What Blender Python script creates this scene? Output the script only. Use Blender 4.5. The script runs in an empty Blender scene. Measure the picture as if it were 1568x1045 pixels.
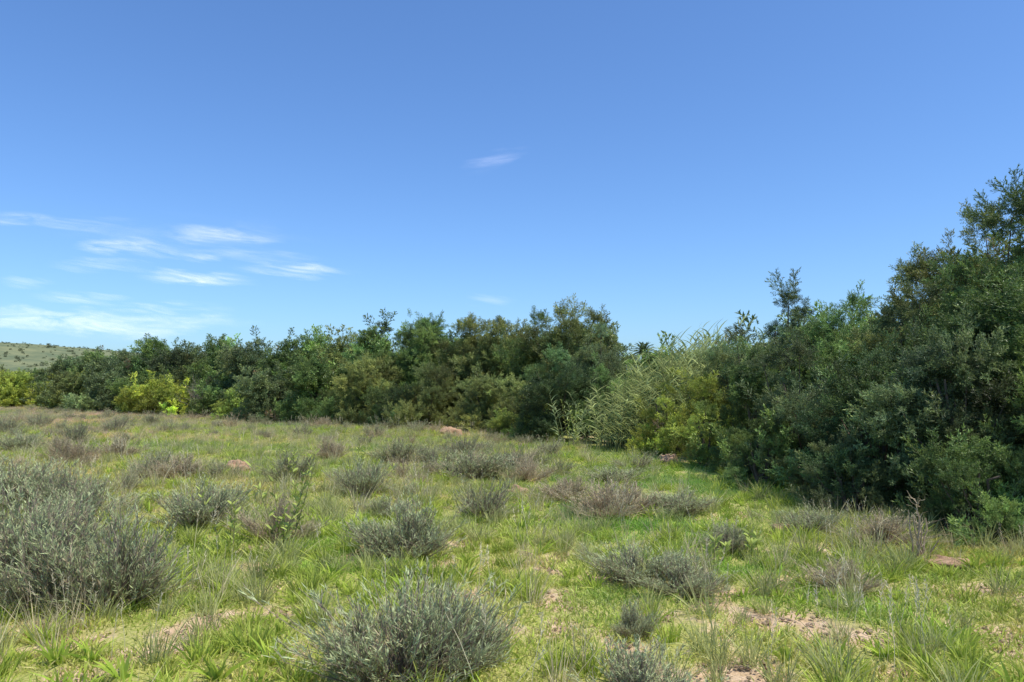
import bpy, math, random
import numpy as np
from mathutils import Vector
rng=np.random.default_rng(7); random.seed(7)
scene=bpy.context.scene
scene.view_settings.view_transform='Standard'; scene.view_settings.look='None'; scene.view_settings.exposure=0

# ---------------- noise -----------------
_tab=np.random.default_rng(3).random((256,256))
def vnoise(x,y):
    xi=np.floor(x).astype(int); yi=np.floor(y).astype(int); fx=x-xi; fy=y-yi
    fx=fx*fx*(3-2*fx); fy=fy*fy*(3-2*fy)
    a=_tab[xi&255,yi&255]; b=_tab[(xi+1)&255,yi&255]; c=_tab[xi&255,(yi+1)&255]; d=_tab[(xi+1)&255,(yi+1)&255]
    return (a*(1-fx)+b*fx)*(1-fy)+(c*(1-fx)+d*fx)*fy
def fbm(x,y,o=4):
    s=0;a=.5;t=0
    for i in range(o):
        s=s+a*vnoise(x*2**i+17.3*i,y*2**i+9.1*i); t+=a; a*=.5
    return s/t
def hgt(x,y):
    x=np.asarray(x,float); y=np.asarray(y,float)
    return 0.10*(fbm(x/1.6+40,y/1.6+40,3)-.5)+0.30*(fbm(x/14+9,y/14+5,2)-.5)+.25*np.clip((-x-1)/12,0,1)*np.exp(-((y-16)/14)**2)
def soil(x,y):
    x=np.asarray(x,float); y=np.asarray(y,float)
    s=.5+1.15*(fbm(x/0.36+11,y/0.36+31,4)-.5)+0.15*(fbm(x/5+3,y/5+1,2)-.5)-.045
    for cx,cy,r,a in [(0.35,5.4,.6,.15),(2.1,5.9,.7,.10),(3.4,5.0,.7,.10),(-2.3,4.4,.25,.14),(-0.1,4.7,.25,.12),(3.6,6.9,.4,.1),(1.3,4.6,.5,.06),(2.2,4.4,.6,.05),(2.9,6.6,.6,.06)]:
        s=s+a*np.exp(-((x-cx)**2+(y-cy)**2)/r**2)
    return s
CAMZ=1.65+float(hgt(0,0))
# ---------------- mesh helpers -----------------
def mk_mesh(name,V,F,cols=None,smooth=False):
    me=bpy.data.meshes.new(name)
    V=np.asarray(V,np.float32); F=np.asarray(F,np.int32); n=F.shape[1]
    me.vertices.add(len(V)); me.vertices.foreach_set('co',V.ravel())
    me.loops.add(F.size); me.loops.foreach_set('vertex_index',F.ravel())
    me.polygons.add(len(F)); me.polygons.foreach_set('loop_start',np.arange(0,F.size,n,dtype=np.int32))
    me.polygons.foreach_set('use_smooth',np.full(len(F),smooth))
    me.update(calc_edges=True)
    if cols is not None:
        a=me.attributes.new('col','FLOAT_COLOR','POINT')
        c=np.ones((len(V),4),np.float32); c[:,:3]=cols; a.data.foreach_set('color',c.ravel())
    return me
def norm(v): return v/np.maximum(np.linalg.norm(v,axis=-1,keepdims=True),1e-9)
class Geo:
    def __init__(s): s.V=[];s.F=[];s.C=[];s.n=0
    def add(s,V,F,C):
        s.V.append(V); s.F.append(F+s.n); s.C.append(C); s.n+=len(V)
    def raw(s): return np.concatenate(s.V),np.concatenate(s.F),np.concatenate(s.C)
    def mesh(s,name,smooth=False):
        return mk_mesh(name,*s.raw(),smooth)
    def strips(s,base,dirv,L,W,bend,prof,col,side=None,tipcol=None):
        N=len(base); K=len(prof)-1; L=np.broadcast_to(L,(N,)); W=np.broadcast_to(W,(N,))
        dirv=norm(dirv)
        if side is None: side=rng.normal(size=(N,3))
        side=norm(np.cross(dirv,side))
        t=np.linspace(0,1,K+1)[None,:,None]
        P=base[:,None,:]+dirv[:,None,:]*L[:,None,None]*t+np.asarray(bend)[:,None,:]*L[:,None,None]*t*t
        w=(W[:,None]*np.asarray(prof)[None,:]*.5)[:,:,None]*side[:,None,:]
        V=np.stack([P-w,P+w],2).reshape(-1,3)
        i=(np.arange(N)*(K+1)*2)[:,None]+(np.arange(K)*2)[None,:]
        F=np.stack([i,i+1,i+3,i+2],-1).reshape(-1,4)
        col=np.broadcast_to(col,(N,3))
        C=np.repeat(col[:,None,:],K+1,1)
        if tipcol is not None:
            C=C*(1-t)+np.asarray(tipcol)*t
        C=np.repeat(C[:,:,None,:],2,2).reshape(-1,3)
        s.add(V,F,C); return P
    def tube(s,path,rad,col,sides=6):
        path=np.asarray(path,float); n=len(path)
        tan=norm(np.gradient(path,axis=0)); up=np.array([.31,.17,.93]) if abs(tan[0,2])<.8 else np.array([1,.2,.1])
        a=norm(np.cross(tan,up)); b=np.cross(tan,a)
        th=np.arange(sides)*2*np.pi/sides
        V=path[:,None,:]+np.asarray(rad)[:,None,None]*(np.cos(th)[None,:,None]*a[:,None,:]+np.sin(th)[None,:,None]*b[:,None,:])
        F=[]
        for i in range(n-1):
            for j in range(sides):
                k=(j+1)%sides; F.append((i*sides+j,i*sides+k,(i+1)*sides+k,(i+1)*sides+j))
        s.add(V.reshape(-1,3),np.array(F),np.broadcast_to(np.asarray(col,float),(n*sides,3)))
def rotmats(e):
    cx,cy,cz=np.cos(e).T; sx,sy,sz=np.sin(e).T; z=0*cx; o=z+1
    Rx=np.stack([o,z,z,z,cx,-sx,z,sx,cx],-1).reshape(-1,3,3); Ry=np.stack([cy,z,sy,z,o,z,-sy,z,cy],-1).reshape(-1,3,3); Rz=np.stack([cz,-sz,z,sz,cz,z,z,z,o],-1).reshape(-1,3,3)
    return Rz@Ry@Rx
def bake(g,raws,P,idx,rot,scl,tint):
    R=rotmats(rot)
    for p,i,r,s,t in zip(P,idx,R,scl,tint):
        V,F,C=raws[i]; g.add((V*s)@r.T+p,F,C*t)
# ---------------- materials -----------------
def new_mat(name):
    m=bpy.data.materials.new(name); m.use_nodes=True; nt=m.node_tree; nt.nodes.clear()
    return m,nt,nt.nodes.new('ShaderNodeOutputMaterial')
def foliage_mat(name,tinted,transl=.3,rough=.55,spec=.35,simple=False):
    m,nt,out=new_mat(name); N=nt.nodes; L=nt.links
    a=N.new('ShaderNodeAttribute'); a.attribute_name='col'; c=a.outputs['Color']
    if tinted:
        b=N.new('ShaderNodeAttribute'); b.attribute_type='INSTANCER'; b.attribute_name='tint'
        mx=N.new('ShaderNodeMix'); mx.data_type='RGBA'; mx.blend_type='MULTIPLY'; mx.inputs[0].default_value=1
        L.new(c,mx.inputs[6]); L.new(b.outputs['Color'],mx.inputs[7]); c=mx.outputs[2]
    if simple:
        p=N.new('ShaderNodeBsdfDiffuse'); L.new(c,p.inputs['Color'])
    else:
        p=N.new('ShaderNodeBsdfPrincipled'); p.inputs['Roughness'].default_value=rough; p.inputs['Specular IOR Level'].default_value=spec; L.new(c,p.inputs['Base Color'])
    t=N.new('ShaderNodeBsdfTranslucent'); ms=N.new('ShaderNodeMixShader'); ms.inputs[0].default_value=transl
    L.new(c,t.inputs['Color']); L.new(p.outputs[0],ms.inputs[1]); L.new(t.outputs[0],ms.inputs[2]); L.new(ms.outputs[0],out.inputs[0])
    return m
M_leaf=foliage_mat('leaf_instanced',True,.28,.48,.45); M_plant=foliage_mat('plant_foliage',False,.25,simple=True)
M_grass=foliage_mat('grass_blades',True,.38,simple=True)
def bark_mat():
    m,nt,out=new_mat('bark'); N=nt.nodes; L=nt.links
    a=N.new('ShaderNodeAttribute'); a.attribute_name='col'
    no=N.new('ShaderNodeTexNoise'); no.inputs['Scale'].default_value=14; no.inputs['Detail'].default_value=5
    r=N.new('ShaderNodeMapRange'); r.inputs[3].default_value=.5; r.inputs[4].default_value=1.4
    mx=N.new('ShaderNodeMix'); mx.data_type='RGBA'; mx.blend_type='MULTIPLY'; mx.inputs[0].default_value=1
    p=N.new('ShaderNodeBsdfPrincipled'); p.inputs['Roughness'].default_value=.9
    bp=N.new('ShaderNodeBump'); bp.inputs['Strength'].default_value=.6
    L.new(no.outputs[0],r.inputs[0]); L.new(a.outputs['Color'],mx.inputs[6]); L.new(r.outputs[0],mx.inputs[7]); L.new(mx.outputs[2],p.inputs['Base Color'])
    L.new(no.outputs[0],bp.inputs['Height']); L.new(bp.outputs[0],p.inputs['Normal']); L.new(p.outputs[0],out.inputs[0]); return m
M_bark=bark_mat()
# ---------------- instancing -----------------
def collection(name,meshes,mat):
    c=bpy.data.collections.new(name)
    for i,me in enumerate(meshes):
        me.materials.append(mat)
        c.objects.link(bpy.data.objects.new('%s_%02d'%(name,i),me))
    return c
def inst_group(name,coll):
    ng=bpy.data.node_groups.new(name,'GeometryNodeTree')
    ng.interface.new_socket('Geometry',in_out='INPUT',socket_type='NodeSocketGeometry')
    ng.interface.new_socket('Geometry',in_out='OUTPUT',socket_type='NodeSocketGeometry')
    N=ng.nodes; L=ng.links; gi=N.new('NodeGroupInput'); go=N.new('NodeGroupOutput')
    ci=N.new('GeometryNodeCollectionInfo'); ci.inputs['Collection'].default_value=coll
    ci.inputs['Separate Children'].default_value=True; ci.inputs['Reset Children'].default_value=True
    io=N.new('GeometryNodeInstanceOnPoints'); io.inputs['Pick Instance'].default_value=True
    def na(n,t):
        a=N.new('GeometryNodeInputNamedAttribute'); a.data_type=t; a.inputs['Name'].default_value=n; return a.outputs['Attribute']
    L.new(gi.outputs[0],io.inputs['Points']); L.new(ci.outputs[0],io.inputs['Instance'])
    L.new(na('idx','INT'),io.inputs['Instance Index']); L.new(na('rot','FLOAT_VECTOR'),io.inputs['Rotation']); L.new(na('scl','FLOAT_VECTOR'),io.inputs['Scale'])
    L.new(io.outputs[0],go.inputs[0]); return ng
def instancer(name,ng,P,idx,rot,scl,tint,parent=None):
    n=len(P); me=bpy.data.meshes.new(name); me.vertices.add(n); me.vertices.foreach_set('co',np.asarray(P,np.float32).ravel())
    scl=np.asarray(scl,np.float32)
    if scl.ndim==1: scl=np.repeat(scl[:,None],3,1)
    a=me.attributes.new('idx','INT','POINT'); a.data.foreach_set('value',np.asarray(idx,np.int32))
    a=me.attributes.new('rot','FLOAT_VECTOR','POINT'); a.data.foreach_set('vector',np.asarray(rot,np.float32).ravel())
    a=me.attributes.new('scl','FLOAT_VECTOR','POINT'); a.data.foreach_set('vector',scl.ravel())
    a=me.attributes.new('tint','FLOAT_COLOR','POINT'); c=np.ones((n,4),np.float32); c[:,:3]=tint; a.data.foreach_set('color',c.ravel())
    ob=bpy.data.objects.new(name,me); scene.collection.objects.link(ob)
    m=ob.modifiers.new('scatter','NODES'); m.node_group=ng
    if parent: ob.parent=parent
    return ob
def add_obj(name,me,mat=None,loc=(0,0,0),rz=0,scale=(1,1,1),parent=None):
    if mat and not me.materials: me.materials.append(mat)
    ob=bpy.data.objects.new(name,me); ob.location=loc; ob.rotation_euler=(0,0,rz); ob.scale=scale
    scene.collection.objects.link(ob)
    if parent: ob.parent=parent
    return ob
def upvec(n,spread):
    th=rng.random(n)*2*np.pi; s=np.abs(rng.normal(size=n))*spread
    return norm(np.stack([np.cos(th)*s,np.sin(th)*s,np.ones(n)],1)),th
# ---------------- leafy spray -----------------
def make_spray(leafL=.085,leafW=.02,nsub=20,nleaf=13,spread=.65,droop=-.15):
    g=Geo(); tw=np.array([.9,.75,.7])
    base=np.zeros((1,3)); g.strips(base,np.array([[0,0,1.]]),[.75],[.016],np.array([[.1,.05,0]]),[1,.7,.3],tw)
    z=np.linspace(.08,.7,nsub)+rng.normal(size=nsub)*.02
    th=np.arange(nsub)*2.4+rng.random(nsub)
    b=np.stack([.1*z*z,.05*z*z,z],1)
    d=norm(np.stack([np.cos(th)*spread,np.sin(th)*spread,np.full(nsub,.75)],1)+rng.normal(size=(nsub,3))*.15)
    L=(.42-.3*z)*rng.uniform(.7,1.25,nsub)
    bend=np.stack([np.zeros(nsub),np.zeros(nsub),np.full(nsub,droop)],1)
    g.strips(b,d,L,.007,bend,[1,.6],tw)
    t=rng.random((nsub,nleaf))**.8
    P=b[:,None]+d[:,None]*(L[:,None]*t)[...,None]+bend[:,None]*(L[:,None]*t*t)[...,None]
    dl=norm(d[:,None]*.9+rng.normal(size=(nsub,nleaf,3))*.55+np.array([0,0,.2]))
    P=P.reshape(-1,3); dl=dl.reshape(-1,3); n=len(P)
    br=rng.uniform(.75,1.3,n)[:,None]; yl=rng.random(n)[:,None]
    # leaf colour gets paler towards the spray tips
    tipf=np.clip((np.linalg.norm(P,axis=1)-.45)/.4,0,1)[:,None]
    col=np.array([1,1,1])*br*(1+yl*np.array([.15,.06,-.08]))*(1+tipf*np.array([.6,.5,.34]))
    sd=np.cross(dl,np.array([0,0,1.])+rng.normal(size=(n,3))*.55)
    side=np.cross(sd,dl)
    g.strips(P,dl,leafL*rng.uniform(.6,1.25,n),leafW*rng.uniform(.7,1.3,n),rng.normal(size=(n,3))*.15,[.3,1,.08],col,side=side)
    return g.raw()
RAW=[make_spray(.10,.022,18,12) for _ in range(3)]+[make_spray(.075,.030,20,12,.8) for _ in range(3)]+[make_spray(.13,.020,17,11,.5,-.3) for _ in range(2)]+[make_spray(.14,.05,12,8,.75) for _ in range(3)]
def dir_rot(d):
    n=len(d); return np.stack([rng.normal(size=n)*.35,np.arccos(np.clip(d[:,2],-1,1)),np.arctan2(d[:,1],d[:,0])],1)
def lobe(ids,R,sz,n):
    g=Geo(); d=norm(rng.normal(size=(n,3))+np.array([0,0,.3]))
    kn=norm(rng.normal(size=(5,3))); kr=rng.uniform(-.3,.4,5)
    rr=1+np.sum(np.clip((d@kn.T-.6)/.4,0,1)*kr,1)
    P=d*(R*rr*rng.uniform(.45,1.0,n))[:,None]*np.array([1,1,.85])
    out=norm(d*.8+np.array([0,0,.5])+rng.normal(size=(n,3))*.25); s=sz*rng.uniform(.65,1.25,n); P=P-out*(s*.4)[:,None]
    t=rng.uniform(.75,1.25,n)[:,None]*(1+rng.normal(size=(n,1))*np.array([.05,0,-.05]))
    bake(g,RAW,P,np.array(ids)[rng.integers(0,len(ids),n)],dir_rot(out),s,t)
    return g.mesh('lobe')
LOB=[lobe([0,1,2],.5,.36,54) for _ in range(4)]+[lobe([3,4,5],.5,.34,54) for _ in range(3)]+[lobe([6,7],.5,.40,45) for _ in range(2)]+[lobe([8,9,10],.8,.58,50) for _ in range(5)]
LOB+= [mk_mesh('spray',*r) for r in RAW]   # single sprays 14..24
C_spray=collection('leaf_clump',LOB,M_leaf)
G_spray=inst_group('scatter_leaf_clumps',C_spray)
PAL={'olive':(.180,.220,.072),'green':(.132,.208,.062),'blue':(.132,.185,.080),'yellow':(.275,.335,.06),'dark':(.085,.142,.050),'lime':(.22,.30,.07)}
def crown_pts(H,R,pal,low,nmul=1.0,kind=0,far=False,gain=1.0):
    nl=int((9+R*H*(1.9 if far else 2.4))*nmul); a=norm(rng.normal(size=(nl,3)))
    z0=low*H; cz=(H+z0)/2; sz2=(H-z0)/2
    k=rng.uniform(.25,.85,nl)[:,None]
    lr=R*rng.uniform(.22,.42,nl); lr=np.minimum(lr,sz2*.6)
    C=a*np.array([R,R,sz2])*k+np.array([0,0,cz])
    C[0]=[0,0,H-lr[0]*1.0]
    nk=int((5+R*3)*nmul); ta=np.arange(nk)*6.283/nk+rng.random(nk); rr=R*rng.uniform(.55,.9,nk)
    C2=np.stack([np.cos(ta)*rr,np.sin(ta)*rr,rng.uniform(.05,.28,nk)*H],1); C=np.concatenate([C,C2]); lr=np.concatenate([lr,R*rng.uniform(.22,.36,nk)]); nl+=nk
    C[:,2]=np.clip(C[:,2],lr*.55,H-lr*.85)
    base=np.array(PAL[pal])*gain; tint=base*np.exp(rng.normal(size=nl)*.30)[:,None]*(1+rng.normal(size=(nl,1))*np.array([.06,.01,-.04]))
    idx=rng.integers(9,14,nl) if far else (rng.integers(0,4,nl) if kind==0 else (rng.integers(4,7,nl) if kind==1 else rng.integers(7,9,nl)))
    ref=.8 if far else .5
    s=np.stack([lr/ref*rng.uniform(.85,1.2,nl),lr/ref*rng.uniform(.85,1.2,nl),lr/ref*rng.uniform(.8,1.15,nl)],1)
    rot=np.stack([rng.normal(size=nl)*.3,rng.normal(size=nl)*.3,rng.random(nl)*6.28],1)
    n=int(7*R*H+14); li=rng.integers(0,nl,n); d=norm(rng.normal(size=(n,3))+np.array([0,0,.6])); ss=(.75 if far else .45)*rng.uniform(.7,1.25,n)
    P=C[li]+d*(lr[li]*rng.uniform(.7,1.05,n))[:,None]; P[:,2]=np.maximum(P[:,2],.05)
    out=norm(d*.6+np.array([0,0,.8])); t2=tint[li]*rng.uniform(.85,1.25,n)[:,None]
    dead=rng.random(n)<.02; t2[dead]=np.array([.19,.15,.09])
    i2=14+(rng.integers(8,11,n) if far else (rng.integers(0,3,n) if kind==0 else rng.integers(3,6,n)))
    return np.concatenate([C,P]),np.concatenate([idx,i2]),np.concatenate([rot,dir_rot(out)]),np.concatenate([s,np.repeat(ss[:,None],3,1)]),np.concatenate([tint,t2]),C
def trunk_mesh(H,R,C,name):
    g=Geo(); col=np.array([.12,.09,.065]); ns=rng.integers(2,4)
    for k in range(ns):
        th=rng.random()*6.28; lean=np.array([math.cos(th),math.sin(th),0])*R*.25
        t=np.linspace(0,1,7)[:,None]; p=np.array([math.cos(th)*.06,math.sin(th)*.06,-.1])+t*np.array([0,0,H*.75])+lean*t**1.5+rng.normal(size=(7,3))*.03*t
        r0=.03*H**.5*rng.uniform(.8,1.2); g.tube(p,np.linspace(r0,.012,7),col,7)
        for c in C[k::ns]:
            i=min(4,max(1,int(c[2]/H*4))); s=p[i]; t2=np.linspace(0,1,5)[:,None]
            q=s+(c-s)*t2+np.array([0,0,-.12])*np.sin(t2*3.14)+rng.normal(size=(5,3))*.02
            g.tube(q,np.linspace(r0*.45,.006,5),col,5)
    return g.mesh(name,True)
def tree(name,x,y,H,R,pal,low=.08,kind=0,nmul=1):
    z=float(hgt(x,y)); d=math.hypot(x,y)
    e=bpy.data.objects.new(name,None); e.location=(x,y,z); scene.collection.objects.link(e)
    P,idx,rot,s,tint,C=crown_pts(H,R,pal,low,nmul,kind,d>33,1.0)
    instancer('crown',G_spray,P,idx,rot,s,tint,e)
    add_obj('trunk',trunk_mesh(H,R,C,'trunk'),M_bark,parent=e)
back=[(7.6,9.6,4.7,1.7,'green'),(7.7,11.9,4.6,1.5,'olive'),(7.2,13.3,3.9,1.2,'blue'),(6.6,14.3,3.4,1.2,'green'),(5.7,15.2,3.7,.95,'blue'),(5.0,16.4,3.0,1.0,'blue'),
(8.6,7.6,4.4,1.6,'green'),(9.9,11.5,5.0,1.8,'green'),(2.95,24.5,3.7,1.15,'blue'),(2.1,26.5,4.7,1.7,'olive'),(1.0,28,4.5,1.7,'green'),(-.5,30,4.5,1.9,'olive'),(-2,30.5,4.5,1.7,'olive'),
(-3.8,32,4.8,2.1,'green'),(-5.8,33,4.6,1.9,'green'),(-8,35,4.2,1.9,'olive'),(-10.5,37,4.4,1.9,'green'),(-13.5,39.5,4.2,2.1,'blue'),(-16.5,43,4.4,2.2,'green'),(-20,46,4.5,2.4,'blue'),
(-23.5,49,4.7,2.4,'green'),(-27,52,4.4,2.6,'blue'),(-31.5,56,4.4,2.8,'green'),(-35.8,60,4.2,2.6,'blue'),(-43,68,3.0,2.6,'green'),(-50,72,3.2,3,'olive')]
for b in back: tree('karee_tree',*b,low=.0)
tree('karee_tree',7.15,10.5,4.55,1.25,'green',low=0)
front=[(6.1,7.75,2.5,1.15,'green'),(5.5,8.9,2.4,1.1,'blue'),(4.95,10.1,2.2,1.05,'dark'),(4.6,11.8,2.3,1.05,'blue'),(4.5,13.7,2.3,1.0,'green'),(6.2,11.2,3.2,1.25,'olive'),(5.7,13,2.9,1.2,'green'),(6.6,9.9,3.3,1.2,'green'),
(5.05,8.1,1.1,.65,'green'),(4.35,9.6,1.0,.6,'blue'),(3.85,11.6,1.1,.6,'green'),
(1.35,22.3,2.9,1.4,'dark'),(2.6,21.8,2.3,1.1,'green'),(-.9,26.0,2.1,1.4,'olive'),(-3.2,28.4,2.5,1.6,'olive'),(-5.8,30.3,2.8,1.7,'olive'),(-8.4,32.4,2.8,1.8,'green'),(-11,34.6,2.5,1.8,'blue'),
(-26,48,2.7,2.3,'blue'),(-31,53.5,2.7,2.5,'olive'),(.3,25.2,1.9,1.2,'olive'),(-15.5,39.5,2.2,1.6,'green'),(-23,46.5,2.4,2,'green'),(-4.6,28.8,1.6,1.2,'dark'),(-7.2,30.8,1.7,1.3,'green')]
for f in front: tree('wild_olive_shrub',*f,low=0.0,kind=int(rng.choice([0,0,1])))
yel=[(4.1,15.9,1.9,.9,'yellow'),(3.6,17.3,1.75,.8,'yellow'),(3.85,14.7,1.3,.55,'lime'),(-13.2,36.6,1.6,1.3,'lime'),(-20.8,43.2,2.1,1.9,'yellow'),(-18.4,41.6,1.6,1.3,'yellow'),(-41,60,2.9,2.8,'yellow'),(-36,59,2.7,2.0,'yellow'),(.75,22.0,.8,.8,'lime'),(-.2,23.6,.8,.6,'lime')]
for f in yel: tree('yellow_green_bush',*f,low=0.0,kind=1)
acc=[[],[],[],[],[]]
for (x,y,H,R,p) in back:
    for k in (1,2):
        dx,dy=(1.2*k,2.2*k) if x>2.95 and y<20 else (0.8*k*(0 if x==2.95 else 1),2.8*k)
        P,i,r,s,t,C=crown_pts(H*(.92-.05*k),R*1.15,p,.0,.85,far=True)
        P=P+np.array([x+dx,y+dy,0]); P[:,2]+=hgt(P[:,0],P[:,1])
        for a,b in zip(acc,(P,i,r,s,t)): a.append(b)
for (x,y,H,R) in [(6.5,19,3.0,1.6),(8.5,17,3.4,1.8),(6.0,21.5,2.8,1.5),(4.7,19.8,2.3,1.1),(11,15,4,2.2),(10,20,3.3,2),(6.5,30,2.8,2.2),(5.2,27,3.0,1.4)]:
    P,i,r,s,t,C=crown_pts(H,R,'green',.0,1,far=True); P=P+np.array([x,y,0])
    for a,b in zip(acc,(P,i,r,s,t)): a.append(b)
instancer('tree_thicket',G_spray,*[np.concatenate(a) for a in acc])
# ---------------- ground sheet -----------------
n=640
u=np.linspace(-1,1,n); wx=np.sign(u)*(np.abs(u)*9+np.abs(u)**3*50+np.abs(u)**9*4000)
v=np.linspace(0,1,n); wy=-6+v*22+v**3*60+v**9*4500
X,Y=np.meshgrid(wx,wy,indexing='ij'); Z=hgt(X,Y)
s=soil(X,Y); Z=Z-np.clip((s-.6)*.25,0,.03)
Vv=np.stack([X,Y,Z],-1).reshape(-1,3); ii=np.arange(n*n).reshape(n,n)
F=np.stack([ii[:-1,:-1],ii[1:,:-1],ii[1:,1:],ii[:-1,1:]],-1).reshape(-1,4)
me=mk_mesh('ground',Vv,F,np.repeat(np.clip((s-.52)/.14,0,1).reshape(-1,1),3,1),True)
def ground_mat():
    m,nt,out=new_mat('ground_soil'); N=nt.nodes; L=nt.links
    tc=N.new('ShaderNodeTexCoord'); a=N.new('ShaderNodeAttribute'); a.attribute_name='col'
    n1=N.new('ShaderNodeTexNoise'); n1.inputs['Scale'].default_value=9; n1.inputs['Detail'].default_value=8; n1.inputs['Roughness'].default_value=.7
    n2=N.new('ShaderNodeTexNoise'); n2.inputs['Scale'].default_value=45; n2.inputs['Detail'].default_value=6
    for x in (n1,n2): L.new(tc.outputs['Object'],x.inputs['Vector'])
    def ramp(src,els):
        r=N.new('ShaderNodeValToRGB'); L.new(src,r.inputs[0]); e=r.color_ramp.elements
        e[0].position,e[0].color=els[0][0],(*els[0][1],1); e[1].position,e[1].color=els[-1][0],(*els[-1][1],1)
        for p,c in els[1:-1]: q=e.new(p); q.color=(*c,1)
        return r.outputs[0]
    so=ramp(n1.outputs[0],[(.3,(.32,.20,.11)),(.5,(.54,.38,.24)),(.7,(.68,.52,.36))])
    gr=ramp(n2.outputs[0],[(.3,(.19,.22,.05)),(.5,(.34,.35,.09)),(.72,(.50,.44,.18))])
    ad=N.new('ShaderNodeMath'); ad.operation='MULTIPLY_ADD'; L.new(n1.outputs[0],ad.inputs[0]); ad.inputs[1].default_value=1.8; 
    sb=N.new('ShaderNodeMath'); sb.operation='SUBTRACT'; L.new(a.outputs['Fac'],sb.inputs[0]); sb.inputs[1].default_value=.90; L.new(sb.outputs[0],ad.inputs[2])
    cl=N.new('ShaderNodeClamp'); L.new(ad.outputs[0],cl.inputs[0])
    mx=N.new('ShaderNodeMix'); mx.data_type='RGBA'; L.new(cl.outputs[0],mx.inputs[0]); L.new(gr,mx.inputs[6]); L.new(so,mx.inputs[7])
    p=N.new('ShaderNodeBsdfPrincipled'); p.inputs['Roughness'].default_value=.95; p.inputs['Specular IOR Level'].default_value=.1
    bp=N.new('ShaderNodeBump'); bp.inputs['Strength'].default_value=.7; bp.inputs['Distance'].default_value=.03
    L.new(mx.outputs[2],p.inputs['Base Color']); L.new(n2.outputs[0],bp.inputs['Height']); L.new(bp.outputs[0],p.inputs['Normal']); L.new(p.outputs[0],out.inputs[0]); return m
add_obj('ground',me,ground_mat())
# ---------------- grass sources -----------------
def patch(nb,rad,h0,h1,w,cols,spread=.45,droop=.35,tip=(.60,.55,.20),prof=(.8,1,.7,.1),raw=False,square=False,g=None,lum=None):
    g=g or Geo(); r=rad*np.sqrt(rng.random(nb)); th=rng.random(nb)*6.283
    b=np.stack([r*np.cos(th),r*np.sin(th),np.full(nb,-.01)],1)
    if square: b=np.stack([rng.uniform(-rad,rad,nb),rng.uniform(-rad,rad,nb),np.full(nb,-.015)],1)
    d,t2=upvec(nb,spread)
    if not square: d=norm(d+b*np.array([1,1,0])/rad*.3)
    L=rng.uniform(h0,h1,nb)*rng.uniform(.7,1,nb)
    bend=np.stack([d[:,0]*droop*2,d[:,1]*droop*2,-np.full(nb,droop)*rng.uniform(.3,1,nb)],1)
    c=np.array(cols)[rng.integers(0,len(cols),nb)]*rng.uniform(.75,1.25,nb)[:,None]
    g.strips(b,d,L,w*rng.uniform(.7,1.3,nb),bend,prof,c,tipcol=c[:,None,:]*.7+np.array(tip)*.3)
    return g.raw() if raw else g.mesh('grass')
GR=[(.36,.45,.065),(.42,.50,.085),(.49,.52,.12),(.28,.38,.055)]
YG=[(.54,.54,.14),(.60,.56,.19),(.45,.50,.11),(.64,.56,.26)]
GG=[(.42,.45,.18),(.48,.50,.22),(.36,.40,.16)]
DR=[(.60,.51,.29),(.68,.60,.38),(.50,.42,.23)]
r_t=[patch(60,.07,.12,.26,.010,GR,.35,.3,raw=True) for _ in range(3)]+[patch(16,.035,.14,.30,.022,GR,.5,.35,raw=True) for _ in range(3)]+[patch(60,.08,.18,.40,.0065,GG,.4,.25,raw=True) for _ in range(2)]+[patch(36,.08,.2,.55,.0045,DR,.3,.2,(.70,.62,.42),raw=True) for _ in range(2)]
def stalks(n,H,raw=False):
    g=Geo(); b=rng.normal(size=(n,3))*np.array([.10,.10,0]); d,_=upvec(n,.22); L=H*rng.uniform(.6,1,n); bd=np.stack([rng.normal(size=n)*.15,rng.normal(size=n)*.15,-.08+0*L],1)
    g.strips(b,d,L,.004,bd,[1,.9,.8,.6],(.64,.57,.38)); tip=b+norm(d)*L[:,None]*.8+bd*L[:,None]*.64
    k=14; TP=np.repeat(tip,k,0)+np.repeat(norm(d),k,0)*(np.tile(np.arange(k)/k,n)*.13)[:,None]; dd=norm(np.repeat(d,k,0)+rng.normal(size=(n*k,3))*.45)
    g.strips(TP,dd,.03,.005,np.zeros((n*k,3)),[.6,1,.2],(.70,.62,.42)); return g.raw() if raw else g.mesh('stalks')
src=[patch(80,.19,.03,.10,.008,GR+YG,prof=(.9,1,.15)) for _ in range(3)]+[patch(80,.19,.025,.08,.008,YG,prof=(.9,1,.15)) for _ in range(2)]  #0-4
src+=[mk_mesh('grass',*r) for r in r_t]       #5-7 green tufts 8-10 broad 11-12 grey 13-14 straw
TS=1.3
def tile():
    g=Geo(); patch(2300,TS/2,.03,.10,.013,GR+YG,prof=(.9,1,.15),square=True,g=g)
    k=20; P=np.stack([rng.uniform(-TS/2,TS/2,k),rng.uniform(-TS/2,TS/2,k),np.full(k,-.02)],1)
    ix=rng.choice([0,1,2,0,6,6,7,8,9],k)
    bake(g,r_t,P,ix,np.stack([0*P[:,0],0*P[:,0],rng.random(k)*6.28],1),rng.uniform(.4,.85,k),rng.uniform(.8,1.15,k)[:,None]*np.ones(3))
    return g.mesh('grass_tile')
src+=[tile() for _ in range(5)]   #15-19
src+=[stalks(6,.6),stalks(4,.5)]  #20-21
C_gr=collection('grass_source',src,M_grass); G_gr=inst_group('scatter_grass',C_gr)
eb=np.array([-.9,-.69,-.56,-.43,-.3,-.16,-.07,0,.067,.14,.2,.245,.30,.385,.455,.545,.69,.9]); ey=np.array([70,66,44,40,31,27.5,25,22.8,20.3,18.7,16.2,14.0,11.8,10.3,9.1,8.3,7.2,6.2])
def edge(x,y): return np.interp(x/np.maximum(y,.1),eb,ey)
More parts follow.
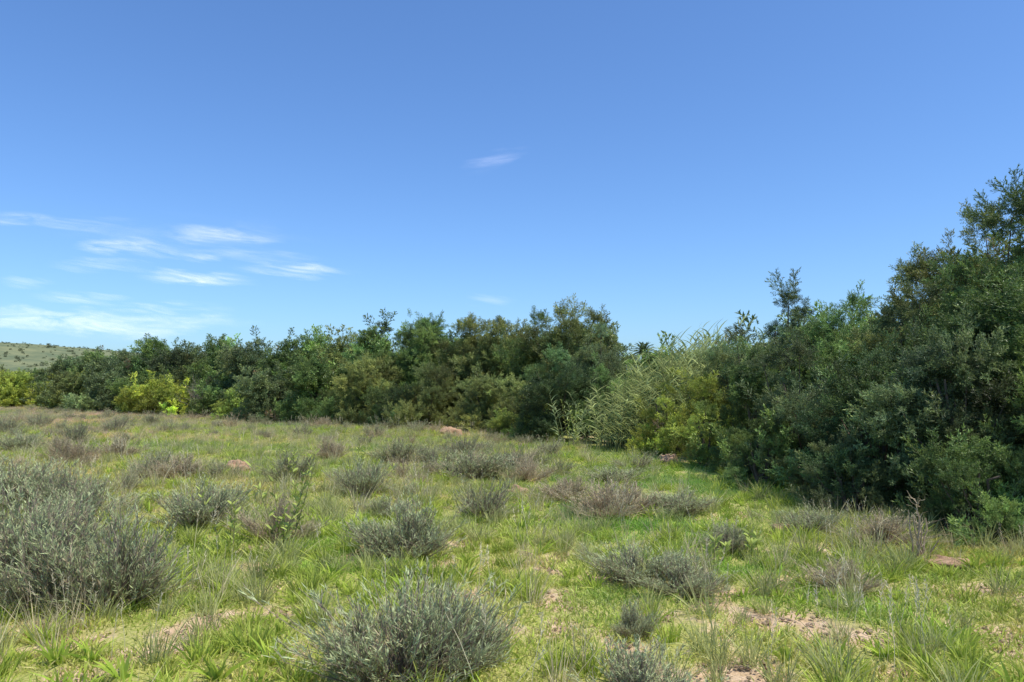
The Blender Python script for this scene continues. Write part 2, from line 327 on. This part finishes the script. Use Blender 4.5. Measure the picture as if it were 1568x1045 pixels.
def scatter(dens,r0,rm,r1,ang=48):
    A=math.radians(2*ang); n1=int(A/2*(rm**2-r0**2)*dens); n2=int(A*dens*rm*(r1-rm))
    r=np.concatenate([np.sqrt(rng.uniform(r0**2,rm**2,n1)),rng.uniform(rm,r1,n2)]); th=rng.uniform(-A/2,A/2,len(r))
    x=r*np.sin(th); y=r*np.cos(th); k=y<edge(x,y)+1.2; return x[k],y[k],r[k]
def lawn(x,y):  # greener, cleaner strip along the thicket on the right
    return np.clip((x-.6)/1.2,0,1)*np.clip((y-8.5)/2.5,0,1)
parts=[]
def put(x,y,idx,scl,tint,rot=None):
    n=len(x); P=np.stack([x,y,hgt(x,y)],1)
    if rot is None: rot=np.stack([rng.normal(size=n)*.08,rng.normal(size=n)*.08,rng.random(n)*6.283],1)
    parts.append((P,idx,rot,scl,tint))
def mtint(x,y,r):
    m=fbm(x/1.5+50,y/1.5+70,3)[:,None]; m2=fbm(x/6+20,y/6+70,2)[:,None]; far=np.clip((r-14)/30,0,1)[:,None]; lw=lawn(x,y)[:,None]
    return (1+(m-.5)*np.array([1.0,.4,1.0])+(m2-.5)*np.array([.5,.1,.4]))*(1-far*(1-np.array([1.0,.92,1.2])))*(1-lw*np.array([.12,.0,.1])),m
x,y,r=scatter(52,1.2,9,9.1); so=soil(x,y); k=rng.random(len(x))>np.clip((so-.54)/.12,0,.9); x,y,r,so=x[k],y[k],r[k],so[k]
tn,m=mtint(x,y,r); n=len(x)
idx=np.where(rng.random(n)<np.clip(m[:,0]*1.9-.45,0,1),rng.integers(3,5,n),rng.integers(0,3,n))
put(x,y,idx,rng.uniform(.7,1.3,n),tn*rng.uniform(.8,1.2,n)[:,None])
gx,gy=np.meshgrid(np.arange(-62,32)*TS,np.arange(0,58)*TS); gx=gx.ravel()+.0; gy=gy.ravel(); rr=np.hypot(gx,gy)
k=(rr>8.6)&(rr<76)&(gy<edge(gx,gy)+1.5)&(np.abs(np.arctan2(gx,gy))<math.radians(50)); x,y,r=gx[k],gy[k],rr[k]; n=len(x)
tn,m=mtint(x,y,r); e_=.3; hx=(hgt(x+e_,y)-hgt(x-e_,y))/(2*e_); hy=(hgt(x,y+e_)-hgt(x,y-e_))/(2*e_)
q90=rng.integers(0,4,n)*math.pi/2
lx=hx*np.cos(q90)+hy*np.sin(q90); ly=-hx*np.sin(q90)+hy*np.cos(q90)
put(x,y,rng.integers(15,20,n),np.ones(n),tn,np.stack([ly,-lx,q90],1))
x,y,r=scatter(17,1.5,9,40); m=fbm(x/1.3+5,y/1.3+90,3); lush=.44-.08*(x<-.3)*(y<8)+.05*(x>1.6)
k=(m>lush)&((r<9)|(rng.random(len(x))<.4))&(soil(x,y)<.60); x,y,r=x[k],y[k],r[k]; n=len(x)
put(x,y,rng.integers(5,8,n),rng.uniform(.4,1.2,n),rng.uniform(.8,1.2,n)[:,None]*np.array([.97,1.02,.9]))
x,y,r=scatter(8,1.5,9,30); m=fbm(x/1.1+25,y/1.1+20,3); lush=.46-.11*(x<-.3)*(y<8)+.03*(x>1.6)
k=(m>lush)&(soil(x,y)<.60); x,y,r=x[k],y[k],r[k]; n=len(x)
put(x,y,rng.integers(8,11,n),rng.uniform(.4,1.05,n),rng.uniform(.85,1.2,n)[:,None]*np.array([.95,1.05,.8]))
x,y,r=scatter(4.6,2,9,66); m=fbm(x/1.7+75,y/1.7+20,3); k=(m>.47)&((r<20)|(rng.random(len(x))<.5))&(rng.random(len(x))>.8*lawn(x,y)); x,y,r=x[k],y[k],r[k]; n=len(x)
put(x,y,rng.integers(11,13,n),rng.uniform(.5,1.15,n),rng.uniform(.8,1.15,n)[:,None]*np.ones(3))
x,y,r=scatter(2.3,2,10,66); m=fbm(x/2.5+15,y/2.5+120,3); k=(m>.45)&(rng.random(len(x))>.85*lawn(x,y)); x,y,r=x[k],y[k],r[k]; n=len(x)
put(x,y,rng.integers(13,15,n),rng.uniform(.5,1.1,n),rng.uniform(.8,1.1,n)[:,None]*np.ones(3))
x,y,r=scatter(1.1,2.5,10,45); m=fbm(x/2.5+65,y/2.5+20,3); k=(m>.46)&(rng.random(len(x))>.85*lawn(x,y)); x,y,r=x[k],y[k],r[k]; n=len(x)
put(x,y,rng.integers(20,22,n),rng.uniform(.6,1.1,n),rng.uniform(.8,1.1,n)[:,None]*np.ones(3))
instancer('meadow_grass',G_gr,*[np.concatenate([p[i] for p in parts]) for i in range(5)])
# ---------------- karoo shrubs -----------------
def shrub_mesh(ns=260,leafy=1.0,col=(.29,.325,.185),dry=.12,wood=(.25,.20,.15),nb=8):
    g=Geo(); ta=np.arange(nb)*2.4+rng.random(nb); ra=np.sqrt(rng.random(nb))*.30; ra[0]=.03
    bc=np.stack([np.cos(ta)*ra,np.sin(ta)*ra],1); bh=rng.uniform(.55,1.0,nb)*(1-.5*ra/.3*rng.random(nb)); bh[0]=.95
    k=rng.integers(0,nb,ns); th=rng.random(ns)*6.283; sp=np.abs(rng.normal(size=ns))*.30
    b=np.stack([bc[k,0]*.45,bc[k,1]*.45,np.full(ns,-.03)],1)+rng.normal(size=(ns,3))*np.array([.03,.03,0])
    d=np.stack([bc[k,0]*1.25+np.cos(th)*sp*.6,bc[k,1]*1.25+np.sin(th)*sp*.6,bh[k]*.85],1); L=np.linalg.norm(d,axis=1)*rng.uniform(.55,1.05,ns)
    low=rng.random(ns)<.18; d[low]=np.stack([np.cos(th[low])*.5,np.sin(th[low])*.5,np.full(low.sum(),.22)],1); L[low]=rng.uniform(.25,.52,low.sum())
    bend=np.stack([d[:,0]*-.08,d[:,1]*-.08,np.full(ns,.14)],1)
    wd=np.array(wood)*rng.uniform(.7,1.3,ns)[:,None]
    dn=norm(d); P=g.strips(b,dn,L,.009,bend,[1,.8,.6,.4],wd)
    m=5; ti=rng.uniform(.35,1.0,(ns,m)); B=b[:,None]+dn[:,None]*(L[:,None]*ti)[...,None]+bend[:,None]*(L[:,None]*ti*ti)[...,None]
    D=norm(dn[:,None]*.7+rng.normal(size=(ns,m,3))*.20+np.array([0,0,.6])); TL=rng.uniform(.08,.24,(ns,m))
    B=B.reshape(-1,3);D=D.reshape(-1,3);TL=TL.ravel(); nt=len(B)
    sc=rng.uniform(.75,1.25,nt)[:,None]
    isdry=rng.random(nt)<dry
    cc=np.where(isdry[:,None],np.array([.44,.37,.23]),np.array(col))*sc
    g.strips(B,D,TL,.005,rng.normal(size=(nt,3))*.1,[1,.6],np.array(wood)*1.2)
    nf=int(6*leafy); t=rng.uniform(.1,1,(nt,nf))
    LB=B[:,None]+D[:,None]*(TL[:,None]*t)[...,None]; LD=norm(D[:,None]+rng.normal(size=(nt,nf,3))*.25)
    q=nt*nf; lc=np.repeat(cc,nf,0)*rng.uniform(.8,1.2,q)[:,None]
    g.strips(LB.reshape(-1,3),LD.reshape(-1,3),rng.uniform(.03,.07,q),rng.uniform(.005,.009,q),rng.normal(size=(q,3))*.1,[.5,1,.2],lc)
    return g.mesh('karoo_shrub')
big=[shrub_mesh(300,1,(.38,.42,.215)) for _ in range(3)]+[shrub_mesh(300,1,(.43,.47,.25),.06) for _ in range(2)]+[shrub_mesh(250,.7,(.43,.40,.235),.5,(.40,.31,.22)) for _ in range(2)]
for b in big: b.materials.append(M_plant)
SH=[(-.6,4.25,1.1,.62,3),(-.35,4.35,.7,.5,4),(.62,3.85,.8,.34,4),(-3.85,6.1,1.3,.80,0),(-3.0,5.65,1.15,.76,1),(-3.45,5.5,.9,.6,2),(-4.5,6.6,1.2,.78,4),(-3.5,8.5,1.1,.6,3),(-2.4,7.8,.8,.50,5),(-1.0,7.25,1.1,.58,4),
(-2.2,11,.95,.62,3),(-.75,12.9,1.4,.55,0),(-.1,13.2,1.2,.4,4),(.25,12.6,1,.4,5),(.75,10.4,1.1,.38,5),(1.2,9.3,1.2,.48,6),(1.5,9.7,.9,.4,5),(2.1,9.4,.95,.33,3),(1.05,6.4,.85,.34,3),(1.35,6.0,.75,.32,4),(2.15,7.5,.65,.30,2),
(2.7,6.2,.75,.26,5),(3.85,7.8,1.0,.36,6),(3.3,8.3,.7,.3,3),(-2.4,15.5,1.1,.55,1),(-1.9,15.8,.9,.4,4),(-3.9,16,.9,.5,5),(-8.5,16,1.1,.5,6),(-11.2,17,1.1,.5,3),(-9,15,1.0,.55,5),(-3.7,12.4,.95,.55,1),
(-6.5,9.8,1.4,.65,3),(-5.6,9.3,1.2,.6,2),(-5.0,8.8,1.1,.5,4),(-5.6,12.5,1.2,.45,5),(.8,5.0,.34,.24,4),(-4.4,7.2,1.1,.55,4),(-1.6,9.4,.7,.25,4),(1.7,12.4,1.0,.3,3)]
for x,y,w,h,v in SH:
    add_obj('karoo_shrub',big[v],None,(x,y,float(hgt(x,y))),rng.random()*6.28,(w*.98,w*.98,h*.98))
small=[shrub_mesh(100,.9,(.38,.41,.22),nb=5) for _ in range(2)]+[shrub_mesh(100,.8,(.42,.46,.24),.1,nb=5) for _ in range(2)]+[shrub_mesh(80,.7,(.46,.40,.24),.6,(.39,.31,.21),nb=5) for _ in range(2)]
C_sh=collection('scrub_source',small,M_grass); G_sh=inst_group('scatter_scrub',C_sh)
x,y,r=scatter(1.0,8.5,14,66); m=fbm(x/4+5,y/4+33,3); k=(m>.40)&(y<edge(x,y)-.8)&((x<1.0)|(rng.random(len(x))<.07)); x,y,r=x[k],y[k],r[k]; n=len(x)
sc=.3+.9*rng.random(n)**2.0; S=np.stack([sc,sc,sc*rng.uniform(.38,.62,n)],1)
P=np.stack([x,y,hgt(x,y)],1)
instancer('karoo_scrub',G_sh,P,rng.integers(0,6,n),np.stack([0*x,0*x,rng.random(n)*6.28],1),S,rng.uniform(.8,1.2,n)[:,None]*np.ones(3))
# ---------------- giant reeds -----------------
def reed(nlv=16,H=2.6,lc=(.46,.51,.20)):
    g=Geo(); t=np.linspace(0,1,7)[:,None]; lean=np.array([rng.normal()*.12,rng.normal()*.12,0]); p=np.array([0,0,-.05])+t*np.array([0,0,H])+lean*H*t**2
    g.tube(p,np.linspace(.013,.004,7),(.32,.34,.14),5)
    ti=rng.uniform(.12,1,nlv); b=np.array([0,0,0])+ti[:,None]*np.array([0,0,H])+lean*H*(ti**2)[:,None]
    th=np.arange(nlv)*3.14+rng.normal(size=nlv)*.6
    d=np.stack([np.cos(th)*.55,np.sin(th)*.55,np.ones(nlv)*.95],1)
    g.strips(b,d,rng.uniform(.28,.5,nlv),rng.uniform(.022,.036,nlv),np.stack([np.cos(th)*.2,np.sin(th)*.2,-rng.uniform(.1,.6,nlv)],1),[.7,1,.9,.6,.05],np.array(lc)*rng.uniform(.8,1.2,nlv)[:,None])
    return g.mesh('reed')
C_re=collection('reed_source',[reed() for _ in range(6)],M_grass); G_re=inst_group('scatter_reeds',C_re)
n=320; t=rng.random(n); x=2.45+t*2.5+rng.normal(size=n)*.25; y=19.2-t*.8+rng.normal(size=n)*.5
hs=np.interp(x,[2,2.8,3.6,4.6,5.2],[.55,.70,.94,1.12,1.22])*rng.uniform(.7,1.08,n)
instancer('giant_reeds',G_re,np.stack([x,y,hgt(x,y)],1),rng.integers(0,6,n),np.stack([rng.normal(size=n)*.1,rng.normal(size=n)*.1-.12,rng.random(n)*.8+2.7],1),np.stack([np.ones(n),np.ones(n),hs],1),rng.uniform(.7,1.2,n)[:,None]*np.ones(3))
n=14; x=1.75+rng.normal(size=n)*.3; y=20.2+rng.normal(size=n)*.3
instancer('giant_reeds',G_re,np.stack([x,y,hgt(x,y)],1),rng.integers(0,6,n),np.stack([rng.normal(size=n)*.1,rng.normal(size=n)*.1,rng.random(n)*6.28],1),np.stack([np.ones(n)*.7,np.ones(n)*.7,rng.uniform(.35,.6,n)],1),rng.uniform(.9,1.3,n)[:,None]*np.array([1,1.05,1.2]))
# ---------------- palm -----------------
PH=4.9
g=Geo(); t=np.linspace(0,1,8)[:,None]; g.tube(t*np.array([.1,0,PH]),np.linspace(.24,.17,8),(.14,.10,.07),9)
nf=44; th=np.arange(nf)*2.4; el=np.linspace(-.4,1.35,nf)
d=np.stack([np.cos(th)*np.cos(el),np.sin(th)*np.cos(el),np.sin(el)],1); b=np.tile([.1,0,PH],(nf,1)); bend=np.stack([0*th,0*th,np.full(nf,-.38)],1)
g.strips(b,d,1.5,.03,bend,[1,.8,.6,.4,.2],(.1,.13,.04))
m=34; ti=np.linspace(.12,1,m)[None]; B=b[:,None]+d[:,None]*1.5*ti[...,None]+bend[:,None]*1.5*(ti**2)[...,None]
tan=norm(d[:,None]+2*bend[:,None]*ti[...,None]); sd=norm(np.cross(tan,np.array([0,0,1.])+0*tan))
for sg in (-1,1):
    g.strips(B.reshape(-1,3),(tan*.8+sd*sg+np.array([0,0,.15])).reshape(-1,3),.30,.022,np.zeros((nf*m,3)),[.7,1,.1],(.09,.13,.055))
add_obj('date_palm',g.mesh('date_palm'),M_plant,(12.35,70,float(hgt(12.35,70))))
# ---------------- bare shrub, dead stems, saplings -----------------
def twiggy(H,n,col,sp=.5,r=.02):
    g=Geo()
    def br(p,d,L,r,k):
        t=np.linspace(0,1,4)[:,None]; q=p+d*L*t+rng.normal(size=(4,3))*L*.04*t; g.tube(q,np.linspace(r,r*.5,4),col,4)
        if k>0:
            for _ in range(3): 
                nd=norm(d+rng.normal(size=3)*.42+np.array([0,0,.12])); br(q[rng.integers(2,4)],nd,L*rng.uniform(.5,.75),r*.5,k-1)
    for i in range(n):
        d=norm(np.array([rng.normal()*sp,rng.normal()*sp,1])); br(np.array([rng.normal()*.05,rng.normal()*.05,-.03]),d,H*.45,r,3)
    return g.mesh('twigs',True)
for x,y,h in [(-16.6,39.0,2.2),(-16.0,38.6,1.7)]:
    add_obj('bare_shrub',twiggy(h,7,(.24,.20,.16),.3,.022),M_bark,(x,y,float(hgt(x,y))))
g=Geo(); 
for k in range(9):
    a=rng.normal(size=2)*.06; H=rng.uniform(.25,.62); t=np.linspace(0,1,6)[:,None]
    g.tube(np.array([rng.normal()*.02,rng.normal()*.02,-.03])+t*np.array([a[0],a[1],H])+rng.normal(size=(6,3))*.009,np.linspace(.012,.004,6),(.40,.30,.20),6)
for k in range(26):
    th=rng.random()*6.28; t=np.linspace(0,1,4)[:,None]; z=rng.uniform(.1,.55)
    g.tube(np.array([0,0,z])+t*np.array([math.cos(th)*.10,math.sin(th)*.10,.08])+rng.normal(size=(4,3))*.012,np.linspace(.004,.0015,4),(.45,.35,.23),4)
add_obj('dead_stump_stems',g.mesh('dead_stems'),M_bark,(3.85,7.1,float(hgt(3.85,7.1))))
def sapling(H,ns=5):
    g=Geo()
    for k in range(ns):
        a=rng.normal(size=2)*.16; h=H*rng.uniform(.6,1); t=np.linspace(0,1,6)[:,None]; off=np.array([rng.normal()*.05,rng.normal()*.05,-.02])
        g.tube(off+t*np.array([a[0],a[1],1])*h,np.linspace(.006,.002,6),(.25,.24,.11),5)
        m=20; ti=rng.uniform(.2,1,m); b=off+ti[:,None]*np.array([a[0],a[1],1])*h; th=np.arange(m)*2.4
        d=np.stack([np.cos(th)*.8,np.sin(th)*.8,np.ones(m)*.8],1)
        g.strips(b,d,rng.uniform(.07,.12,m),rng.uniform(.018,.028,m),np.stack([0*th,0*th,-rng.uniform(0,.4,m)],1),[.3,1,.8,.05],np.array([.40,.46,.12])*rng.uniform(.8,1.2,m)[:,None])
    return g.mesh('sapling')
for x,y,h in [(-2.3,7.4,1.0),(-2.15,7.6,.85),(-2.75,7.3,.8),(-2.6,12.6,.6),(-3.5,12.0,.75),(1.55,19.6,1.5),(-2.2,7.2,.5),(1.9,7.0,.3),(2.3,7.2,.3),(1.75,19.4,1.2)]:
    add_obj('leafy_sapling',sapling(h,3),M_plant,(x,y,float(hgt(x,y))))
for x,y,h,n in [(2.35,4.45,.55,9),(2.15,4.9,.5,7),(2.6,5.0,.45,6),(.05,7.6,.6,8),(-1.3,10.5,.6,8),(1.2,8.6,.6,8),(-4.9,11.2,.7,9),(-7.5,14.3,.7,10),(-.2,5.9,.4,5),(-.05,4.0,.5,6)]:
    add_obj('dry_seed_grass',stalks(n,h),M_plant,(x,y,float(hgt(x,y))))
# ---------------- termite mounds, clods -----------------
def soil_mat(name,c0,c1):
    m,nt,out=new_mat(name); N=nt.nodes; L=nt.links
    tc=N.new('ShaderNodeTexCoord'); n1=N.new('ShaderNodeTexNoise'); n1.inputs['Scale'].default_value=14; n1.inputs['Detail'].default_value=8; n1.inputs['Roughness'].default_value=.7
    L.new(tc.outputs['Object'],n1.inputs['Vector']); r=N.new('ShaderNodeValToRGB'); L.new(n1.outputs[0],r.inputs[0])
    e=r.color_ramp.elements; e[0].position=.3; e[0].color=c0; e[1].position=.7; e[1].color=c1
    p=N.new('ShaderNodeBsdfPrincipled'); p.inputs['Roughness'].default_value=.95; bp=N.new('ShaderNodeBump'); bp.inputs['Strength'].default_value=.8; bp.inputs['Distance'].default_value=.03
    L.new(r.outputs[0],p.inputs['Base Color']); L.new(n1.outputs[0],bp.inputs['Height']); L.new(bp.outputs[0],p.inputs['Normal']); L.new(p.outputs[0],out.inputs[0]); return m
M_red=soil_mat('red_soil',(.28,.16,.09,1),(.52,.34,.21,1)); M_clod=soil_mat('tan_clods',(.36,.24,.14,1),(.60,.45,.30,1))
def mound(w,h):
    nu,nv=36,14; V=[];F=[]
    ox=rng.random()*50
    for j in range(nv):
        ph=j/(nv-1)*math.pi/2*1.0
        for i in range(nu):
            th=i/nu*2*math.pi; q=fbm(np.array(math.cos(th)*2.2*math.cos(ph)+ox),np.array(math.sin(th)*2.2*math.cos(ph)+ph*2+ox),4)
            rr=.55+.9*float(q); V.append((math.cos(th)*math.cos(ph)*w/2*rr,math.sin(th)*math.cos(ph)*w/2*rr,(math.sin(ph)**.9)*h*rr-.03))
    for j in range(nv-1):
        for i in range(nu):
            k=(i+1)%nu; F.append((j*nu+i,j*nu+k,(j+1)*nu+k,(j+1)*nu+i))
    return mk_mesh('mound',V,F,None,True)
for x,y,w,h in [(3.15,15.0,.42,.24),(-5.0,13.6,.5,.22),(-2.0,24.3,.75,.28),(.1,11.4,.35,.12),(4.05,6.95,.42,.10),(3.1,8.5,.3,.09),(-8.6,15.2,.45,.15)]:
    add_obj('termite_mound',mound(w,h),M_red,(x,y,float(hgt(x,y))))
def clod():
    import bmesh
    bm=bmesh.new(); bmesh.ops.create_icosphere(bm,subdivisions=2,radius=1)
    for v in bm.verts: v.co*=rng.uniform(.75,1.15); v.co.z*=.6
    me=bpy.data.meshes.new('clod'); bm.to_mesh(me); bm.free(); return me
C_cl=collection('clod_source',[clod() for _ in range(5)],M_clod); G_cl=inst_group('scatter_clods',C_cl)
x,y,r=scatter(300,2,6,14); so=soil(x,y); k=so>.58+.06*rng.random(len(x)); x,y=x[k],y[k]; n=len(x)
instancer('soil_clods',G_cl,np.stack([x,y,hgt(x,y)-.008],1),rng.integers(0,5,n),rng.random((n,3))*6.28*np.array([.05,.05,1]),.005+.018*rng.random(n)**3,np.ones(3))
# ---------------- hill -----------------
nx,ny=160,60; gx=np.linspace(-560,-170,nx); gy=np.linspace(380,760,ny); X,Y=np.meshgrid(gx,gy,indexing='ij')
prof=np.interp(X,[-560,-420,-330,-270,-200,-170],[42,38,32,24,6,-2]); fy=np.sin(np.clip((Y-380)/380,0,1)*np.pi)**.7
Z=prof*fy*(.92+.16*fbm(X/60,Y/60,4))-1.5
ii=np.arange(nx*ny).reshape(nx,ny); F=np.stack([ii[:-1,:-1],ii[1:,:-1],ii[1:,1:],ii[:-1,1:]],-1).reshape(-1,4)
m,nt,out=new_mat('hill_veld'); N=nt.nodes; L=nt.links; tc=N.new('ShaderNodeTexCoord'); no=N.new('ShaderNodeTexNoise'); no.inputs['Scale'].default_value=.06; no.inputs['Detail'].default_value=9; no.inputs['Roughness'].default_value=.7
L.new(tc.outputs['Object'],no.inputs['Vector']); r=N.new('ShaderNodeValToRGB'); L.new(no.outputs[0],r.inputs[0]); e=r.color_ramp.elements
e[0].position=.38; e[0].color=(.12,.15,.09,1); e[1].position=.62; e[1].color=(.21,.22,.12,1)
p=N.new('ShaderNodeBsdfPrincipled'); p.inputs['Roughness'].default_value=1; p.inputs['Specular IOR Level'].default_value=0; L.new(r.outputs[0],p.inputs['Base Color']); L.new(p.outputs[0],out.inputs[0])
add_obj('hill',mk_mesh('hill',np.stack([X,Y,Z],-1).reshape(-1,3),F,None,True),m)
q=rng.integers(0,nx*ny,1800); HP=np.stack([X,Y,Z],-1).reshape(-1,3)[q]+rng.normal(size=(1800,3))*np.array([2,2,0]); k=HP[:,2]>1; HP=HP[k]; n=len(HP)
instancer('hillside_bushes',G_spray,HP+np.array([0,0,.1]),rng.integers(9,14,n),np.stack([0*HP[:,0],0*HP[:,0],rng.random(n)*6.28],1),.5+1.5*rng.random(n)**2,np.array([.15,.18,.10])*rng.uniform(.8,1.2,n)[:,None])
# ---------------- cirrus clouds -----------------
ALT=1500.; CV=[];CF=[];CU=[];CS=[]
CL=[(-.392,.203,.070,.010,.32),(-.533,.186,.055,.010,.34),(-.480,.178,.04,.009,.2),(-.291,.155,.075,.010,.36),(-.428,.143,.07,.011,.44),(-.423,.170,.026,.006,.26),(-.60,.084,.22,.015,.40),(-.65,.216,.12,.009,.16),(-.024,.299,.040,.011,.13),
(-.471,.097,.08,.008,.26),(-.587,.113,.06,.008,.22),(-.662,.133,.035,.007,.16),(-.030,.108,.03,.007,.14),(-.56,.152,.06,.008,.17),(-.36,.165,.09,.008,.13),(-.45,.19,.16,.016,.06)]
NU=16
for j,(a,e,ha,he,op) in enumerate(CL):
    s0=len(CV); sd_=random.random()*.99; sk_=(.5 if a>-.1 and e>.2 else -.06)
    for iv in range(NU+1):
        for iu in range(NU+1):
            uu,vv=iu/NU,iv/NU
            el=e+(vv*2-1)*he*1.9+sk_*ha*((uu-.5)*1.6); Yc=ALT/el; CV.append(((a+(uu*2-1)*ha*1.3)*Yc,Yc,ALT+j*8)); CU.append((uu,vv)); CS.append((op,sd_,ha*8))
    for iv in range(NU):
        for iu in range(NU):
            q=s0+iv*(NU+1)+iu; CF.append((q,q+1,q+NU+2,q+NU+1))
me=mk_mesh('cirrus_clouds',CV,CF,np.array(CS)); uv=me.uv_layers.new(name='UVMap'); uv.data.foreach_set('uv',np.array(CU,np.float32)[np.array(CF).ravel()].ravel())
m,nt,out=new_mat('cirrus'); N=nt.nodes; L=nt.links
uvn=N.new('ShaderNodeUVMap'); uvn.uv_map='UVMap'; at=N.new('ShaderNodeAttribute'); at.attribute_name='col'; sx=N.new('ShaderNodeSeparateXYZ'); L.new(uvn.outputs[0],sx.inputs[0]); sc=N.new('ShaderNodeSeparateColor'); L.new(at.outputs['Color'],sc.inputs[0])
def M(op,a,b=None,c=None):
    x=N.new('ShaderNodeMath'); x.operation=op
    for i,q in enumerate((a,b,c)):
        if q is None: continue
        if isinstance(q,(int,float)): x.inputs[i].default_value=q
        else: L.new(q,x.inputs[i])
    return x.outputs[0]
off=M('MULTIPLY',sc.outputs[1],60.)
cb=N.new('ShaderNodeCombineXYZ'); L.new(M('MULTIPLY_ADD',sx.outputs[0],M('MULTIPLY',sc.outputs[2],2.6),off),cb.inputs[0]); L.new(M('MULTIPLY_ADD',sx.outputs[1],2.2,M('MULTIPLY',sx.outputs[0],1.1)),cb.inputs[1]); L.new(off,cb.inputs[2])
n1=N.new('ShaderNodeTexNoise'); n1.inputs['Scale'].default_value=1.8; n1.inputs['Detail'].default_value=7; n1.inputs['Roughness'].default_value=.6; n1.inputs['Distortion'].default_value=.8; L.new(cb.outputs[0],n1.inputs['Vector'])
un=M('MULTIPLY_ADD',sx.outputs[0],2.,-1.); vn=M('MULTIPLY_ADD',sx.outputs[1],2.,-1.)
n0=N.new('ShaderNodeTexNoise'); n0.inputs['Scale'].default_value=1.3; n0.inputs['Detail'].default_value=4; L.new(cb.outputs[0],n0.inputs['Vector'])
vd=M('ADD',vn,M('MULTIPLY_ADD',n0.outputs[0],2.4,-1.2))
rad=M('ADD',M('POWER',M('ABSOLUTE',un),2.),M('MULTIPLY',M('POWER',M('ABSOLUTE',vd),2.),1.8))
edge1=M('MAXIMUM',M('SUBTRACT',1.,M('POWER',M('ABSOLUTE',vn),3.)),0.)
fal=M('MAXIMUM',M('SUBTRACT',1.,rad),0.)
st=N.new('ShaderNodeMapRange'); st.inputs[1].default_value=.34; st.inputs[2].default_value=.75; L.new(n1.outputs[0],st.inputs[0])
al=M('MULTIPLY',M('MULTIPLY',M('MULTIPLY',M('POWER',fal,1.8),M('MULTIPLY_ADD',st.outputs[0],1.4,.03)),sc.outputs[0]),edge1)
tr=N.new('ShaderNodeBsdfTransparent'); tl=N.new('ShaderNodeBsdfTranslucent'); tl.inputs[0].default_value=(.90,.85,.86,1); ms=N.new('ShaderNodeMixShader')
L.new(al,ms.inputs[0]); L.new(tr.outputs[0],ms.inputs[1]); L.new(tl.outputs[0],ms.inputs[2]); L.new(ms.outputs[0],out.inputs[0])
add_obj('cirrus_clouds',me,m)
# ---------------- light -----------------
EL,AZ=math.radians(63),math.radians(122)   # azimuth from +Y towards +X
w=bpy.data.worlds.new('World'); scene.world=w; w.use_nodes=True; nt=w.node_tree; bg=nt.nodes['Background']
sk=nt.nodes.new('ShaderNodeTexSky'); sk.sky_type='NISHITA'; sk.sun_disc=False; sk.sun_elevation=EL; sk.sun_rotation=AZ; sk.air_density=1.0; sk.dust_density=.9; sk.ozone_density=1.6
mu=nt.nodes.new('ShaderNodeMix'); mu.data_type='RGBA'; mu.blend_type='MULTIPLY'; mu.inputs[0].default_value=1; mu.inputs[7].default_value=(.82,1.16,1.60,1)
nt.links.new(sk.outputs[0],mu.inputs[6]); nt.links.new(mu.outputs[2],bg.inputs[0]); bg.inputs[1].default_value=.122
sd=bpy.data.lights.new('sun','SUN'); sd.energy=5.0; sd.angle=math.radians(.5); sd.color=(1,.95,.84)
so_=bpy.data.objects.new('sun',sd); scene.collection.objects.link(so_)
dv=Vector((math.sin(AZ)*math.cos(EL),math.cos(AZ)*math.cos(EL),math.sin(EL))); so_.rotation_euler=dv.to_track_quat('Z','Y').to_euler()
# ---------------- camera -----------------
cd=bpy.data.cameras.new('camera'); cd.sensor_width=36; cd.lens=26.0; cd.clip_end=60000; cd.clip_start=.05
co=bpy.data.objects.new('camera',cd); co.location=(0,0,CAMZ); co.rotation_euler=(math.radians(90+3.4),0,0); scene.collection.objects.link(co); scene.camera=co
